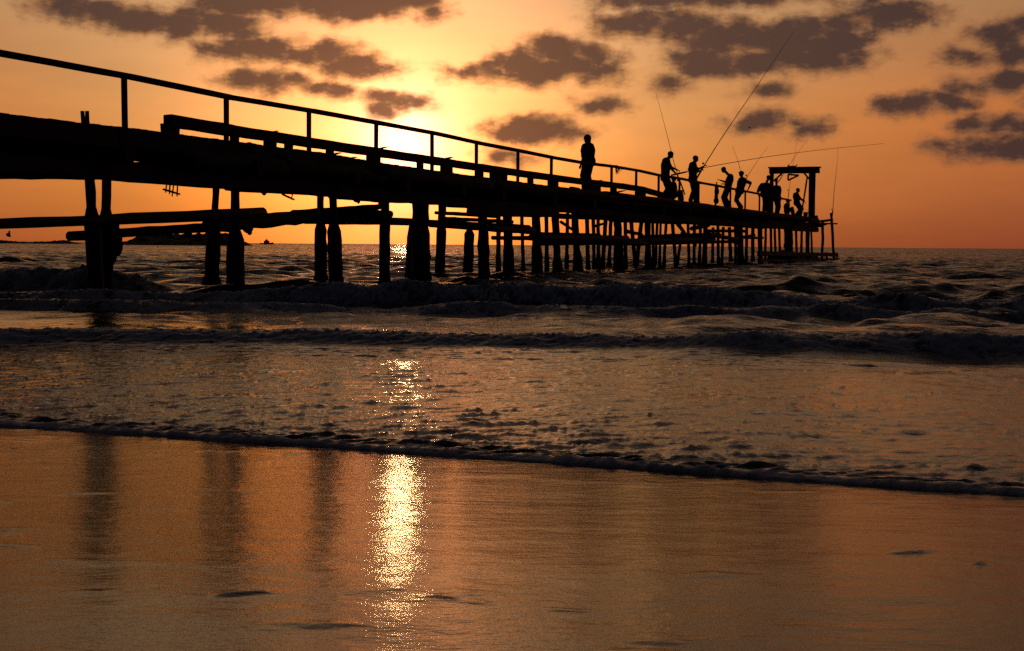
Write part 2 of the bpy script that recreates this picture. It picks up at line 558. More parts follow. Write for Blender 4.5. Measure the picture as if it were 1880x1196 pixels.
def build_sea():
    ys = []
    d = -.04; dy = .011
    rows = [d]; dys = [dy]
    while d < 9000:
        y = 5.6 + d
        dy = .010 if d < .30 else max(.016, .0056 * y)
        if 10.4 < y < 13.2:
            dy = .024
        if 16.2 < y < 20.4:
            dy = .034
        if 20.4 <= y < 26:
            dy = .07
        if d > 320:
            dy = max(dys[-1] * 1.06, dy)
        d += dy
        rows.append(d); dys.append(dy)
    d = np.array(rows)[:, None]; dy = np.array(dys)[:, None]
    ncol = 800
    u = np.linspace(-1, 1, ncol)[None, :]
    half = 4.5 + .55 * np.minimum(d + 5.6, 1e9)
    X = (.5 * u + .5 * u ** 3) * half
    S = shore_y(X)
    b = sstep(.4, 7.5, d)
    Y = S * (1 - b) + BEACH_Y * b + d
    D = Y - S + 0 * X
    D = np.where(d < .4, d + 0 * X, D)
    lw = BEACH_SLOPE * (BEACH_Y - S)
    Z = lw * np.exp(-np.maximum(D, 0) / 2.5)
    X0, Y0 = X.copy(), Y.copy()
    foam = np.zeros_like(X)
    # --- wind chop
    r = np.random.default_rng(5)
    env = .12 * sstep(5.2, 6.0, D) + .28 * sstep(6.2, 8.0, D) + .60 * sstep(9, 18, D)
    chop = .10 + .45 * sstep(6.2, 8, D) + .45 * sstep(9, 18, D)
    patch = .55 + .9 * fbm(X0 * .07, Y0 * .07, 2, 3)
    dX = np.zeros_like(X); dY = np.zeros_like(X); dZ = np.zeros_like(X)
    for i in range(96):
        lam = 0.28 * (2.6 / .28) ** r.random()
        th = r.normal(0, .6)
        kx, ky = math.sin(th), -math.cos(th)
        k = 2 * math.pi / lam
        a = .0066 * lam
        fade = sstep(2.2, 4.5, lam / dy) * a
        ph = k * (kx * X0 + ky * Y0) + r.random() * 6.28
        s_, c_ = np.sin(ph), np.cos(ph)
        dZ += fade * c_
        dX -= fade * kx * s_ * .9
        dY -= fade * ky * s_ * .9
    for lam, a, th in ((7, .016, .05), (10, .02, -.08), (5.2, .016, .12)):
        k = 2 * math.pi / lam
        ph = k * (math.sin(th) * X0 - math.cos(th) * Y0) + lam
        fade = sstep(2.2, 4.5, lam / dy) * a * sstep(14, 30, D)
        dZ += fade * (np.cos(ph) + .3 * np.cos(2 * ph)); dY += fade * .8 * np.sin(ph)
    e = env * patch
    Z += dZ * e; X = X + dX * e; Y = Y + dY * e
    # --- thin sheet of the spent wave: ripples, scattered little wavelets, lumpy froth near its edge
    zone = sstep(.02, .2, D) * (1 - sstep(6.0, 7.5, D))
    edge = np.exp(-np.maximum(D - .15, 0) / .85)
    rp = fbm(X0 * 6.5 + .6 * vnoise(X0 * 3, Y0 * 3, 2), Y0 * 17.0, 4, 50, .55) - .5
    rid = 1 - np.abs(2 * fbm(X0 * 7.0, Y0 * 15.0, 3, 60) - 1)
    mark = np.maximum(0, fbm(X0 * 5.5, Y0 * 17.0, 3, 70, .6) - .55) * sstep(.05, .45, fbm(X0 * .9, Y0 * .9, 2, 73))
    Z += zone * (rp * (.013 + .015 * edge) + (rid - .8) * .022 * edge + mark * (.036 + .018 * edge))
    foam += zone * edge * .55 * sstep(.80, .97, rid) * sstep(.0, .5, .9 - D * .6)
    # the lip of foam along its front
    wd = .045 + .085 * fbm(X0 * 2.2, X0 * 0, 3, 81) + .03 * vnoise(X0 * 9, X0 * 0 + 2, 82)
    tq = np.clip((D + .03) / wd, 0, 1)
    lip = np.sqrt(np.clip(1 - (2 * tq - 1) ** 2, 0, 1))
    lh = .006 + .022 * fbm(X0 * 2.6, X0 * 0 + 9, 4, 85, .6)
    Z += lip * lh * (.6 + .8 * vnoise(X0 * 26, Y0 * 26, 86)) + sstep(-.03, .06, D) * .006
    foam = np.maximum(foam, sstep(0, .3, lip) * (D < wd))
    Z = np.where(D < -.025, sand_z(Y0) - .01, Z)

    def bore(yb, H, front, back, lump, seed, fo=1.0, foamlen=.55):
        nonlocal Z, Y, foam
        wig = .55 * (fbm(X0 * .35, X0 * 0 + seed, 3, seed) - .5) + .14 * (vnoise(X0 * 2.3, X0 * 0, seed + 1) - .5) + .03 * (vnoise(X0 * 9, Y0 * 3, seed + 2) - .5)
        q = Y0 - (yb + wig)
        Hn = H * (.74 + .52 * fbm(X0 * .9, X0 * 0 + 1, 4, seed + 3, .6))
        if fo == 0:
            q = Y0 - (yb + .8 * (fbm(X0 * .25, X0 * 0 + seed, 2, seed) - .5)); Hn = H * (.9 + .2 * fbm(X0 * .5, X0 * 0, 2, seed))
        up = sstep(0, front, q)
        prof = up * np.exp(-np.maximum(q - front, 0) / back)
        mask = sstep(-.03, front * .35, q) * (1 - sstep(front * 1.1, foamlen + front, q))
        lm = fbm(X0 * 6, Y0 * 6, 5, seed + 5, .65)
        bl = 1 - np.abs(2 * fbm(X0 * 13, Y0 * 13, 3, seed + 6, .65) - 1)
        spk = np.maximum(0, fbm(X0 * 22, Y0 * 22, 2, seed + 11, .7) - .52)
        Z = Z + Hn * prof + mask * up * lump * 1.4 * spk + mask * lump * ((lm - .45) * 1.0 + (bl - .7) * .7) * np.clip(Hn / .2, 0, 1.3)
        Y = Y - mask * lump * .9 * (bl - .4) * np.clip(Hn / .2, 0, 1.3)
        f = mask * sstep(.46, .64, lm * .8 + .25 * bl + .10 * prof) * fo
        trail = sstep(front, front + .3, q) * (1 - sstep(.6, 2.6, q)) * sstep(.60, .70, fbm(X0 * 3, Y0 * 2, 3, seed + 8)) * .45 * fo
        foam = np.maximum(foam, np.clip(np.maximum(f, trail), 0, 1) * np.clip(Hn / .12, 0, 1))
    I = lambda xs, hs: np.interp(X0, xs, hs)
    bore(11.55 - .115 * X0, .10, .42, 1.3, .032, 100, .9)
    bore(17.0 - .10 * X0, .10 + 0 * X0, .4, .9, .036, 120, .9)
    bore(17.9 - .10 * X0, I((-9, -5, -3.6, -2.2, 0, 2, 4, 7), (.14, .14, .18, .26, .28, .24, .17, .11)), .45, 1.5, .055, 140, 1.0, .8)
    bore(23.2 - .05 * X0, I((-12, -8.6, -7.2, -6.2, -5.4), (.38, .40, .36, .2, 0)), .7, 1.4, .055, 160, .8, .7)
    bore(20.8 - .10 * X0, I((-5.6, -4.6, -3.2, -2.4, -1.6), (0, .2, .22, .1, 0)), .6, 1.2, .0, 180, 0)
    bore(24.5 - .12 * X0, I((2.2, 4.2, 5.6, 6.4, 7.4, 9, 14), (0, .12, .16, .19, .18, .16, .15)), .9, 1.6, .0, 200, 0)
    bore(31.0 + .05 * X0, I((-16, -9, -4, 3, 8, 20), (.10, .08, .03, .03, .07, .08)), 1.0, 1.8, .0, 220, 0)
    bore(42.0 - .03 * X0, I((-16, -6, 3, 12, 22), (.05, .08, .05, .09, .07)), 1.2, 2.4, .0, 240, 0)
    chop_a = np.clip(chop, 0, 1)
    me = grid_mesh('sea', X, Y, Z, {'foam': foam, 'chop': chop_a})
    o = link('sea', me, sea_material())
    tag(o, kind='structure')
    print('sea verts', X.size, 'rows', X.shape)


build_sand()
build_sea()

# ------------------------------------------------------------------ pier frame
# near edge of the deck is a straight line on the ground; t runs along it out to sea, w across it, z up
PHI = math.atan(990.0 / FPX)
AX = Vector((math.sin(PHI), math.cos(PHI), 0))
NR = Vector((-math.cos(PHI), math.sin(PHI), 0))
ORG = Vector((-6.714, 18.65, 0))
WID = 2.4


def pp(t, w, z):
    return ORG + AX * t + NR * w + Vector((0, 0, z))


def at(px, py, w=0.0):
    """photo pixel to (t, z) on the upright plane at w across the pier"""
    d = CAMROT @ Vector(((px - 940) / FPX, (598 - py) / FPX, -1))
    e = Vector((0, 0, EYE))
    o = ORG + NR * w
    # e + d*s = o + AX*t  (plan)
    det = d.x * -AX.y + AX.x * d.y
    bx, by = o.x - e.x, o.y - e.y
    s = (bx * -AX.y + AX.x * by) / det
    p = e + d * s
    t = (p - o).dot(AX)
    return t, p.z


def P(px, py, w=0.0):
    t, z = at(px, py, w)
    return pp(t, w, z)


def scale_at(px, w=0.0):
    """photo pixels per metre at that plane"""
    t, _ = at(px, 450, w)
    return FPX / pp(t, w, 0).y


TOP = [(-60, 199), (0, 207), (150, 225), (308, 243), (330, 247), (430, 259), (510, 270), (600, 281), (670, 294), (720, 302),
       (800, 313), (900, 327), (1000, 340), (1100, 351), (1200, 363), (1300, 375), (1400, 388), (1500, 400)]
TT = [at(x, y) for x, y in TOP]
T_END = at(1500, 400)[0]
T_START = -15.0


def deck_z(t):
    return float(np.interp(t, [a for a, _ in TT], [b for _, b in TT]))


pier = empty('pier', pp(0, 0, 0))
tag(pier, 'long weathered timber pier on leaning piles running out to sea', 'pier')
WOOD, PILE, GROW, IRON = M['wood'], M['pile'], M['growth'], M['iron']

# deck boards: too many and too thin in the picture to pick apart, so one part
mb = MB()
t = T_START
while t < T_END:
    wv = R.uniform(.17, .22)
    z = deck_z(t) - .035 + R.uniform(-.006, .004)
    a = pp(t, -.04 + R.uniform(-.012, .008), z); b = pp(t, WID + R.uniform(-.05, .08), z + R.uniform(-.01, .01))
    mb.beam(a, b, wv - .012, .06, bev=.006, rough=.003)
    t += wv
o = mb.build('deck_boards', WOOD, pier)
tag(o, kind='stuff')

# stringers: rows of logs under the boards, one object per length
BENT = [-14.5, -11.2, -7.6, -3.9] + [at(x, 440, .3)[0] for x in (183, 428, 612, 707, 812, 888, 984, 1060, 1135, 1190, 1240, 1295, 1345, 1390, 1447, 1492)]
for i in range(len(BENT) - 1):
    a, b = BENT[i], BENT[i + 1]
    for w in (.10, .85, 1.6, 2.32):
        r = R.uniform(.095, .115)
        za, zb = deck_z(a) - .075 - r, deck_z(b) - .075 - r
        mb = MB()
        mb.log(pp(a - .25, w + R.uniform(-.04, .04), za), pp(b + .25, w + R.uniform(-.04, .04), zb), r, r * R.uniform(.9, 1.05), seg=6, n=9, jit=.07, wob=.12)
        mb.build('stringer', WOOD, pier)
    # edge board closing the side under the planks
    mb = MB()
    za, zb = deck_z(a) - .19, deck_z(b) - .19
    mb.beam(pp(a + .02, -.03, za), pp(b - .02, -.03, zb), .07, .24 + R.uniform(-.02, .03), seg=6, rough=.004)
    mb.build('edge_board', WOOD, pier)
    # lower tier of heavy timbers
    for w, lo in ((.12, .92 if a < 5 else .88), (2.28, 1.12)):
        h = R.uniform(.21, .27)
        lo_ = lo + R.uniform(-.03, .04)
        mb = MB()
        mb.beam(pp(a - .35, w + .012 * (i % 3), EYE + lo_ + h / 2 - .02 * (i % 2)), pp(b + .30, w + .012 * (i % 3), EYE + lo_ + h / 2 + R.uniform(-.02, .03)), h * .9, h, seg=9, bev=.03, rough=.010)
        mb.build('lower_stringer', WOOD, pier)
for tb in BENT:
    mb = MB()
    zc = deck_z(tb) - .42
    mb.log(pp(tb, -.25, zc), pp(tb, WID + .25, zc), .14, .13, seg=6, n=9, jit=.06, wob=.1)
    mb.build('cap_beam', WOOD, pier)
# big log lying along the near side below the curb
for x0, y0, x1, y1, r in ((325, 292, 520, 307, .16), (505, 300, 700, 326, .15), (680, 318, 905, 342, .15), (890, 340, 1130, 362, .14), (1110, 358, 1330, 384, .13), (1310, 384, 1500, 405, .13)):
    mb = MB()
    mb.log(P(x0, y0, -.02), P(x1, y1, -.02), r, r * .95, seg=10, n=10, jit=.07, wob=.14)
    mb.build('fender_log', WOOD, pier)
# deeper timbers in the middle of the run and under the outer part
for x0, y0, x1, y1, w, h in ((862, 389, 1022, 393, .05, .20), (1100, 397, 1300, 403, .3, .20), (1290, 404, 1396, 410, .3, .22), (1380, 408, 1500, 414, .1, .26), (1400, 398, 1500, 404, 2.2, .3)):
    mb = MB()
    mb.beam(P(x0, y0, w), P(x1, y1, w), .16, h, seg=8, rough=.012)
    mb.build('lower_beam', WOOD, pier)

# ---- curb timber raised on blocks, from its square end outward
CURB = [(308, 222), (424, 240), (575, 263), (698, 281), (800, 296), (881, 308), (957, 319), (1018, 327), (1078, 335), (1140, 342), (1180, 348), (1218, 359)]
for i in range(0, len(CURB) - 1):
    (xa, ya), (xb, yb) = CURB[i], CURB[i + 1]
    mb = MB()
    mb.beam(P(xa - (0 if i == 0 else 1), ya, .06), P(xb, yb, .06), .16, .175 if xa > 420 else .19, seg=5, rough=.006)
    mb.build('curb_timber', WOOD, pier)
for x0, x1, y0, y1 in ((297, 312, 227, 246), (310, 331, 226, 250), (424, 437, 246, 264), (482, 509, 251, 274), (524, 535, 264, 276), (600, 612, 266, 286), (672, 699, 276, 304),
                       (766, 776, 292, 312), (808, 831, 298, 322), (877, 887, 308, 328), (899, 921, 308, 334), (921, 931, 316, 332), (969, 979, 319, 340), (1006, 1025, 325, 345),
                       (1082, 1102, 338, 356), (1126, 1131, 341, 360), (1170, 1185, 348, 366), (1046, 1064, 344, 352)):
    mb = MB()
    xm = (x0 + x1) / 2
    s = scale_at(xm, .06)
    # width across the view turned into length along the pier
    t0 = at(x0, y0, .06)[0]; t1 = at(x1, y0, .06)[0]
    L = max(.12, t1 - t0 - .25)
    tm = (t0 + t1) / 2
    zt = at(xm, y0, .06)[1]; zb = at(xm, y1, .06)[1]
    mb.beam(pp(tm - L / 2, .06, (zt + zb) / 2), pp(tm + L / 2, .06, (zt + zb) / 2), .12, zt - zb, rough=.008)
    mb.build('curb_block', WOOD, pier)
# a few splinters and lumps standing up from the curb and the deck edge
for x, y, l in ((505, 241, .05), (706, 270, .04), (826, 289, .05), (1100, 331, .05), (900, 309, .03), (620, 281, .06), (650, 289, .05), (455, 262, .04), (1143, 350, .06)):
    mb = MB()
    mb.tube([P(x - 14, y + 4, .05), P(x, y + 1, .05), P(x + 6, y, .05)], [l * .5, l * .4, .008], n=6, jit=.3)
    mb.build('splinter', WOOD, pier)

# ---- railing: a part of the pier, its posts and rails sub-parts
RAIL = [(-130, 69), (2, 92), (237, 136), (424, 174), (575, 200), (698, 223), (800, 242), (881, 260), (957, 275), (1018, 287), (1076, 297), (1128, 304), (1173, 312),
        (1214, 320), (1252, 327), (1287, 334), (1318, 339), (1345, 345), (1372, 350), (1398, 355), (1422, 360), (1452, 366)]
railing = empty('railing', pp(0, .12, 1.7))
railing.parent = pier
railing.location = Vector(pp(0, .12, 1.7)) - Vector(pier.location)
RAIL = [(x, y + R.uniform(-.7, .7)) for x, y in RAIL]
for i in range(len(RAIL) - 1):
    (xa, ya), (xb, yb) = RAIL[i], RAIL[i + 1]
    mb = MB()
    mb.beam(P(xa, ya + 6.0 * (1 - xa / 2000), .10), P(xb, yb + 6.0 * (1 - xb / 2000), .10), .075, .088 + R.uniform(-.004, .004), seg=3, bev=.01, rough=.002)
    mb.build('rail', WOOD, railing)
for i, (x, y) in enumerate(RAIL):
    tp, zt = at(x, y, .10)
    lean = {1: -.02, 2: .01}.get(i, R.uniform(-.01, .01))
    mb = MB()
    low = deck_z(tp) - .15
    mb.beam(pp(tp + lean, .19, low), pp(tp, .19, zt - .06), .075, .07, up=(AX.x, AX.y, 0), bev=.008, seg=2, rough=.002)
    mb.build('post', WOOD, railing)
# second pair of stub posts standing through the deck above the first bent
for dx in (0, 9):
    mb = MB()
    mb.log(P(151 + dx, 204, .0), P(155 + dx, 260, .0), .028, .036, seg=3, n=8, jit=.08)
    mb.build('stub_post', PILE, pier)

# ---- piles: (x top, y top, x base, y base, width px at top, width px low, y where it thickens, row)
PILES = [
    (161, 255, 176, 535, 19, 30, 400, .1), (196, 300, 193, 535, 18, 30, 402, .5),
    (398, 330, 389, 512, 13, 28, 420, 2.0), (432, 330, 432, 543, 16, 33, 425, .1),
    (588, 345, 589, 512, 13, 24, 414, 1.2), (610, 345, 617, 512, 14, 27, 412, .3),
    (707, 360, 706, 514, 16, 21, 400, .2), (772, 380, 773, 518, 32, 36, 430, .1), (757, 420, 752, 512, 14, 18, 428, 1.3),
    (812, 380, 808, 499, 15, 19, 418, 1.9), (862, 425, 859, 500, 10, 20, 426, 2.2), (886, 395, 889, 516, 18, 22, 430, .1),
    (915, 400, 915, 506, 9, 11, 470, 1.8), (932, 400, 934, 511, 18, 22, 455, .2), (958, 400, 961, 505, 7, 9, 480, 2.1),
    (984, 400, 987, 511, 17, 21, 460, .2), (1019, 385, 1024, 506, 14, 20, 478, .4), (1054, 385, 1062, 506, 13, 19, 470, .2),
    (1077, 390, 1080, 496, 8, 9, 480, 1.9), (1089, 390, 1091, 496, 7, 9, 480, 2.3), (1113, 392, 1106, 496, 8, 10, 480, 1.7),
    (1122, 392, 1118, 496, 7, 9, 480, 2.2), (1134, 405, 1136, 498, 15, 20, 450, .3), (1158, 405, 1168, 496, 8, 9, 480, .5),
    (1178, 405, 1168, 494, 8, 9, 480, 2.0), (1189, 405, 1190, 496, 12, 14, 470, .3), (1207, 405, 1203, 489, 6, 7, 478, 2.2),
    (1223, 405, 1219, 490, 6, 8, 478, .4), (1234, 405, 1241, 490, 7, 9, 478, .2), (1252, 430, 1243, 489, 6, 7, 478, 2.1),
    (1263, 405, 1265, 488, 6, 7, 478, .3), (1275, 405, 1274, 488, 6, 7, 478, 2.0), (1295, 420, 1293, 490, 9, 11, 470, .2),
    (1309, 420, 1308, 487, 6, 8, 476, 2.2), (1328, 420, 1325, 486, 6, 7, 476, .3), (1339, 420, 1342, 489, 7, 9, 476, 2.0),
    (1358, 410, 1360, 486, 12, 14, 470, .3), (1382, 410, 1382, 485, 7, 8, 470, 2.2), (1395, 410, 1396, 484, 9, 9, 470, .3),
    (1406, 410, 1405, 474, 5, 5, 470, 2.2), (1415, 412, 1416, 474, 5, 6, 470, 1.4), (1422, 412, 1424, 474, 5, 5, 470, .5), (1430, 412, 1432, 474, 5, 6, 470, 2.2),
    (1447, 405, 1448, 484, 17, 18, 470, .2), (1461, 412, 1463, 474, 5, 5, 470, 2.2), (1472, 412, 1471, 474, 5, 5, 470, 1.4), (1483, 412, 1482, 484, 8, 8, 470, .3),
    (1489, 412, 1491, 474, 4, 5, 470, 1.2),
    (1003, 395, 1004, 500, 8, 10, 470, 1.3), (1042, 395, 1040, 500, 7, 9, 470, 1.5), (1098, 395, 1099, 497, 7, 9, 470, .9), (1148, 405, 1149, 494, 7, 8, 470, 1.2),
    (1198, 405, 1200, 491, 6, 7, 470, 1.3), (1213, 405, 1211, 490, 5, 7, 470, 1.2), (1286, 415, 1284, 488, 6, 7, 470, 1.2), (1318, 415, 1319, 486, 6, 7, 470, 1.1), (1350, 410, 1351, 485, 6, 7, 470, 1.3), (1371, 410, 1370, 485, 6, 7, 470, 1.1),
]


def pile(xt, yt, xb, yb, wt, wb, yk, w):
    tt_, zt = at(xt, yt, w); tb_, zb = at(xb, yb, w)
    k = scale_at((xt + xb) / 2, w)
    rt, rb = wt / k / 2, wb / k / 2
    a = pp(tt_, w, zt + .06); b = pp(tb_, w, zb)
    d = (b - a).normalized()
    b = b + d * ((b.z + .9) / max(-d.z, .2))          # down into the sea bed
    zk = at(xb, yk, w)[1]
    mb = MB()
    seg = 16
    pts = []; rad = []
    for i in range(seg + 1):
        q = i / seg
        p = a.lerp(b, q)
        s = min(max((zk + .06 - p.z) / .12, 0), 1)
        pts.append(p + Vector((R.uniform(-1, 1), R.uniform(-1, 1), 0)) * rt * .07)
        rad.append((rt * .97 + (rb - rt) * s) * R.uniform(.95, 1.05))
    mb.tube(pts, rad, n=12, jit=.055)
    o = mb.build('pile', PILE, pier)
    # crust of weed and shells at the tide line, a sub-part
    k2 = R.uniform(.95, 1.1)
    mg = MB()
    cpts = []; cr = []
    for z, f in ((.02 + .55 * rb, 1.0), (.55 * rb - .10, 1.10), (-.05, 1.22), (-.25, 1.3), (-.5, 1.3)):
        z = z + .10
        q = (z - a.z) / (b.z - a.z)
        cpts.append(a.lerp(b, q)); cr.append(rb * f * k2)
    mg.tube(cpts, cr, n=14, jit=.11)
    mg.build('crust', GROW, o)
    return o


for args in PILES:
    pile(*args)
# landward piles left of the view
for tb in (-14.5, -11.2, -7.6, -3.9):
    for w in (.25, 2.1):
        mb = MB()
        mb.log(pp(tb, w, -.8), pp(tb + R.uniform(-.15, .15), w, deck_z(tb) - .5), .16, .09, seg=12, n=11)
        mb.build('pile', PILE, pier)

# ---- loose logs tied along the piles: (x0, y0, w px0, x1, y1, w px1, row0, row1)
LOGS = [
    (-260, 423, 19, 482, 391, 22, -.05, -.05), (128, 434, 18, 400, 417, 17, .6, .6), (380, 416, 26, 566, 398, 26, .5, .5),
    (540, 398, 24, 702, 379, 10, .9, 1.6), (470, 404, 22, 672, 392, 20, 1.4, 1.2), (560, 406, 12, 800, 410, 11, .62, .62),
    (660, 402, 12, 970, 420, 14, .65, .65), (680, 392, 14, 716, 394, 14, 1.9, 1.9), (800, 391, 7, 912, 397, 8, 1.6, 1.6), (810, 401, 7, 940, 408, 8, 2.0, 2.0),
    (790, 413, 10, 970, 424, 12, 1.2, 1.2), (900, 420, 12, 978, 424, 14, .0, .0), (905, 437, 8, 1020, 438, 9, 1.8, 1.8), (976, 436, 14, 1150, 440, 14, .1, .1), (985, 445, 12, 1185, 447, 10, .3, .3),
    (1140, 443, 10, 1310, 440, 10, .3, .3), (1180, 436, 9, 1320, 432, 10, 1.8, 1.8), (1300, 430, 9, 1352, 440, 7, .1, .1), (1245, 412, 8, 1262, 436, 6, .3, .3),
    (1270, 420, 8, 1300, 414, 8, .3, .3), (1300, 424, 6, 1370, 425, 6, .4, .4), (1368, 437, 5, 1400, 437, 5, .2, .2), (1090, 416, 6, 1108, 411, 4, 1.0, 1.0),
    (-200, 316, 26, 166, 318, 25, .3, .3), (160, 318, 24, 318, 318, 24, .35, .35), (202, 309, 10, 300, 307, 10, 1.4, 1.4),
    (1340, 440, 6, 1385, 432, 5, .3, .3), (1026, 397, 10, 1130, 401, 9, 1.4, 1.4), (1120, 404, 8, 1250, 409, 8, 1.5, 1.5), (1240, 408, 7, 1400, 416, 7, 1.4, 1.4), (980, 430, 9, 1100, 433, 8, .5, .5), (1195, 447, 7, 1350, 444, 6, 1.2, 1.2), (1030, 408, 6, 1060, 428, 5, .8, .8), (1150, 425, 7, 1178, 431, 6, 1.0, 1.0),
]
for x0, y0, a0, x1, y1, a1, w0, w1 in LOGS:
    mb = MB()
    mb.log(P(x0, y0, w0), P(x1, y1, w1), a0 / scale_at(x0, w0) / 2, a1 / scale_at(x1, w1) / 2, seg=12, n=10, jit=.05, wob=.07)
    mb.build('brace_log', PILE, pier)
# knots of weed and rope ends hanging under the logs
for x, y, r, w in ((455, 421, 9, .2), (345, 428, 8, .6), (15, 431, 4, -.05), (482, 348, 9, .1), (578, 352, 7, .1), (655, 366, 7, .1), (702, 371, 8, .1), (1438, 462, 4, .2), (318, 330, 9, .2), (1275, 448, 4, .3), (1346, 443, 5, .3)):
    k = scale_at(x, w)
    mb = MB()
    mb.ell(P(x, y, w), (r / k, r / k * .8, r / k * .8), 9, 6, .2)
    mb.ell(P(x + 3, y + r * .6, w), (r / k * .5, r / k * .5, r / k * .6), 8, 5, .25)
    mb.build('weed_clump', GROW, pier)
mb = MB()
mb.tube([P(17, 424, -.05), P(17, 430, -.05), P(15, 433, -.05)], [.01, .012, .022], n=7, jit=.2)
mb.build('rope_end', M['rope'], pier)
# sodden net bundled against the first bent
mb = MB()
for x, y, rx, ry in ((208, 425, 9, 22), (214, 440, 10, 24), (217, 452, 8, 18), (209, 462, 7, 20), (203, 478, 6, 22), (213, 412, 6, 14)):
    k = scale_at(x, .3)
    mb.ell(P(x, y, .3), (rx / k, rx / k, ry / k), 14, 10, .10)
mb.build('net_bundle', GROW, pier)


# hanging remains of iron grating under the deck
def grating(bars, cross, name='hanging_grating'):
    root = None
    for i, (x0, y0, x1, y1, r) in enumerate([cross] + bars):
        mb = MB()
        mb.tube([P(x0, y0, .1), P((x0 + x1) / 2, (y0 + y1) / 2, .1), P(x1, y1, .1)], [r, r * 1.15, r * .9], n=7, jit=.12)
        if root is None:
            root = mb.build(name, IRON, pier)
        else:
            mb.build('bar', IRON, root)


grating([(306, 338, 304, 354, .011), (312, 338, 311, 357, .011), (319, 338, 316, 361, .011), (326, 338, 325, 361, .011)], (300, 348, 330, 357, .017))
grating([(523, 350, 522, 359, .010), (538, 350, 535, 367, .012)], (518, 357, 540, 367, .018))

# ---- gantry over the outer end
T_G = at(1492, 400, .0)[0]
gantry = empty('gantry', pp(T_G, WID / 2, deck_z(T_G)))
gantry.parent = pier
gantry.location = Vector(gantry.location) - Vector(pier.location)
dzg = deck_z(T_G)
zt = at(1492, 315, .0)[1]
for w, wd in ((.02, .26), (.16, .20), (WID - .02, .20)):
    mb = MB()
    mb.beam(pp(T_G + (.1 if w == .16 else 0), w, dzg - .5), pp(T_G + (.1 if w == .16 else 0), w, zt - .05), wd, .22, up=(AX.x, AX.y, 0), seg=5, rough=.008)
    mb.build('post', WOOD, gantry)
mb = MB(); mb.beam(pp(T_G, -.34, zt + .06), pp(T_G, WID + .12, zt + .06), .26, .30, seg=6, rough=.008); mb.build('beam', WOOD, gantry)
mb = MB(); mb.beam(pp(T_G, -.40, zt + .25), pp(T_G, WID + .18, zt + .25), .34, .07, seg=6, rough=.008); mb.build('cap_board', WOOD, gantry)
for w0, w1 in ((.14, .55), (WID - .14, WID - .62)):
    mb = MB(); mb.beam(pp(T_G, w0, zt - .52), pp(T_G, w1, zt - .06), .10, .09, rough=.005); mb.build('corner_brace', WOOD, gantry)
mb = MB()
mb.beam(pp(T_G, WID * .42, zt + .30), pp(T_G, WID * .62, zt + .30), .14, .09, rough=.01)
mb.tube([pp(T_G, WID * .40, zt + .33), pp(T_G, WID * .40, zt + .42)], .035, 8); mb.tube([pp(T_G, WID * .60, zt + .33), pp(T_G, WID * .60, zt + .42)], .035, 8)
mb.build('winch_bracket', IRON, gantry)
mb = MB()
pA, pB, pC = pp(T_G, WID * .60, zt - .14), pp(T_G, WID * .35, zt - .20), pp(T_G, WID * .60, zt - .48)
for a, b in ((pA, pB), (pB, pC), (pC, pA)):
    mb.tube([a, b], .055, 8)
mb.build('hanging_bracket', IRON, gantry)
mb = MB(); mb.log(pp(T_G - .3, .30, zt - .25), pp(T_G - .3, .62, dzg), .05, .05, seg=5, n=8); mb.build('leaning_pole', WOOD, gantry)
# end of the pier: projecting beams, outer posts and the low landing stage
for x0, y0, x1, y1, w, h in ((1490, 409, 1528, 404, .1, .13), (1490, 414, 1516, 412, .5, .16), (1500, 411, 1536, 411, .0, .09)):
    mb = MB(); mb.beam(P(x0, y0, w), P(x1, y1, w), .12, h, seg=3, rough=.008); mb.build('end_beam', WOOD, pier)
for x0, y0, x1, y1, r, w in ((1511, 404, 1509, 478, .085, .4), (1526, 392, 1531, 478, .085, .0), (1498, 396, 1498, 420, .12, .0)):
    mb = MB(); mb.log(P(x0, y0, w), P(x1, y1, w) , r, r, seg=7, n=9); mb.build('end_post', PILE, pier)
stage = empty('landing_stage', P(1465, 474, .5)); stage.parent = pier; stage.location = Vector(stage.location) - Vector(pier.location)
for x0, y0, x1, y1, w, h in ((1393, 466, 1456, 466, .0, .22), (1450, 467, 1537, 468, .0, .20), (1393, 478, 1460, 480, .0, .13), (1450, 478, 1540, 477, .0, .15), (1455, 473, 1500, 473, 1.0, .3), (1400, 466, 1530, 467, 2.0, .2)):
    mb = MB(); mb.beam(P(x0, y0, w), P(x1, y1, w), .16, h, seg=6, rough=.012); mb.build('stage_beam', PILE, stage)
for x in (1398, 1412, 1420, 1427, 1437, 1460, 1470, 1480, 1500, 1518, 1536):
    mb = MB(); mb.log(P(x, 464, .12), P(x, 484, .12), .07, .075, seg=3, n=8); mb.build('stage_post', PILE, stage)

# ------------------------------------------------------------------ people
def plane_pt(px, py, depth):
    """photo pixel to a point on the upright plane y = depth (metres from the camera)"""
    d = CAMROT @ Vector(((px - 940) / FPX, (598 - py) / FPX, -1))
    return Vector((0, 0, EYE)) + d * (depth / d.y)


def capsule(mb, pts, rad, n=10, squash=1.0):
    """tube with rounded ends"""
    pts = [Vector(p) for p in pts]
    a = (pts[0] - pts[1]).normalized(); b = (pts[-1] - pts[-2]).normalized()
    P_ = [pts[0] + a * rad[0] * .95, pts[0] + a * rad[0] * .6] + pts + [pts[-1] + b * rad[-1] * .6, pts[-1] + b * rad[-1] * .95]
    R_ = [rad[0] * .3, rad[0] * .8] + list(rad) + [rad[-1] * .8, rad[-1] * .3]
    mb.tube(P_, R_, n, 0, True, True, squash)


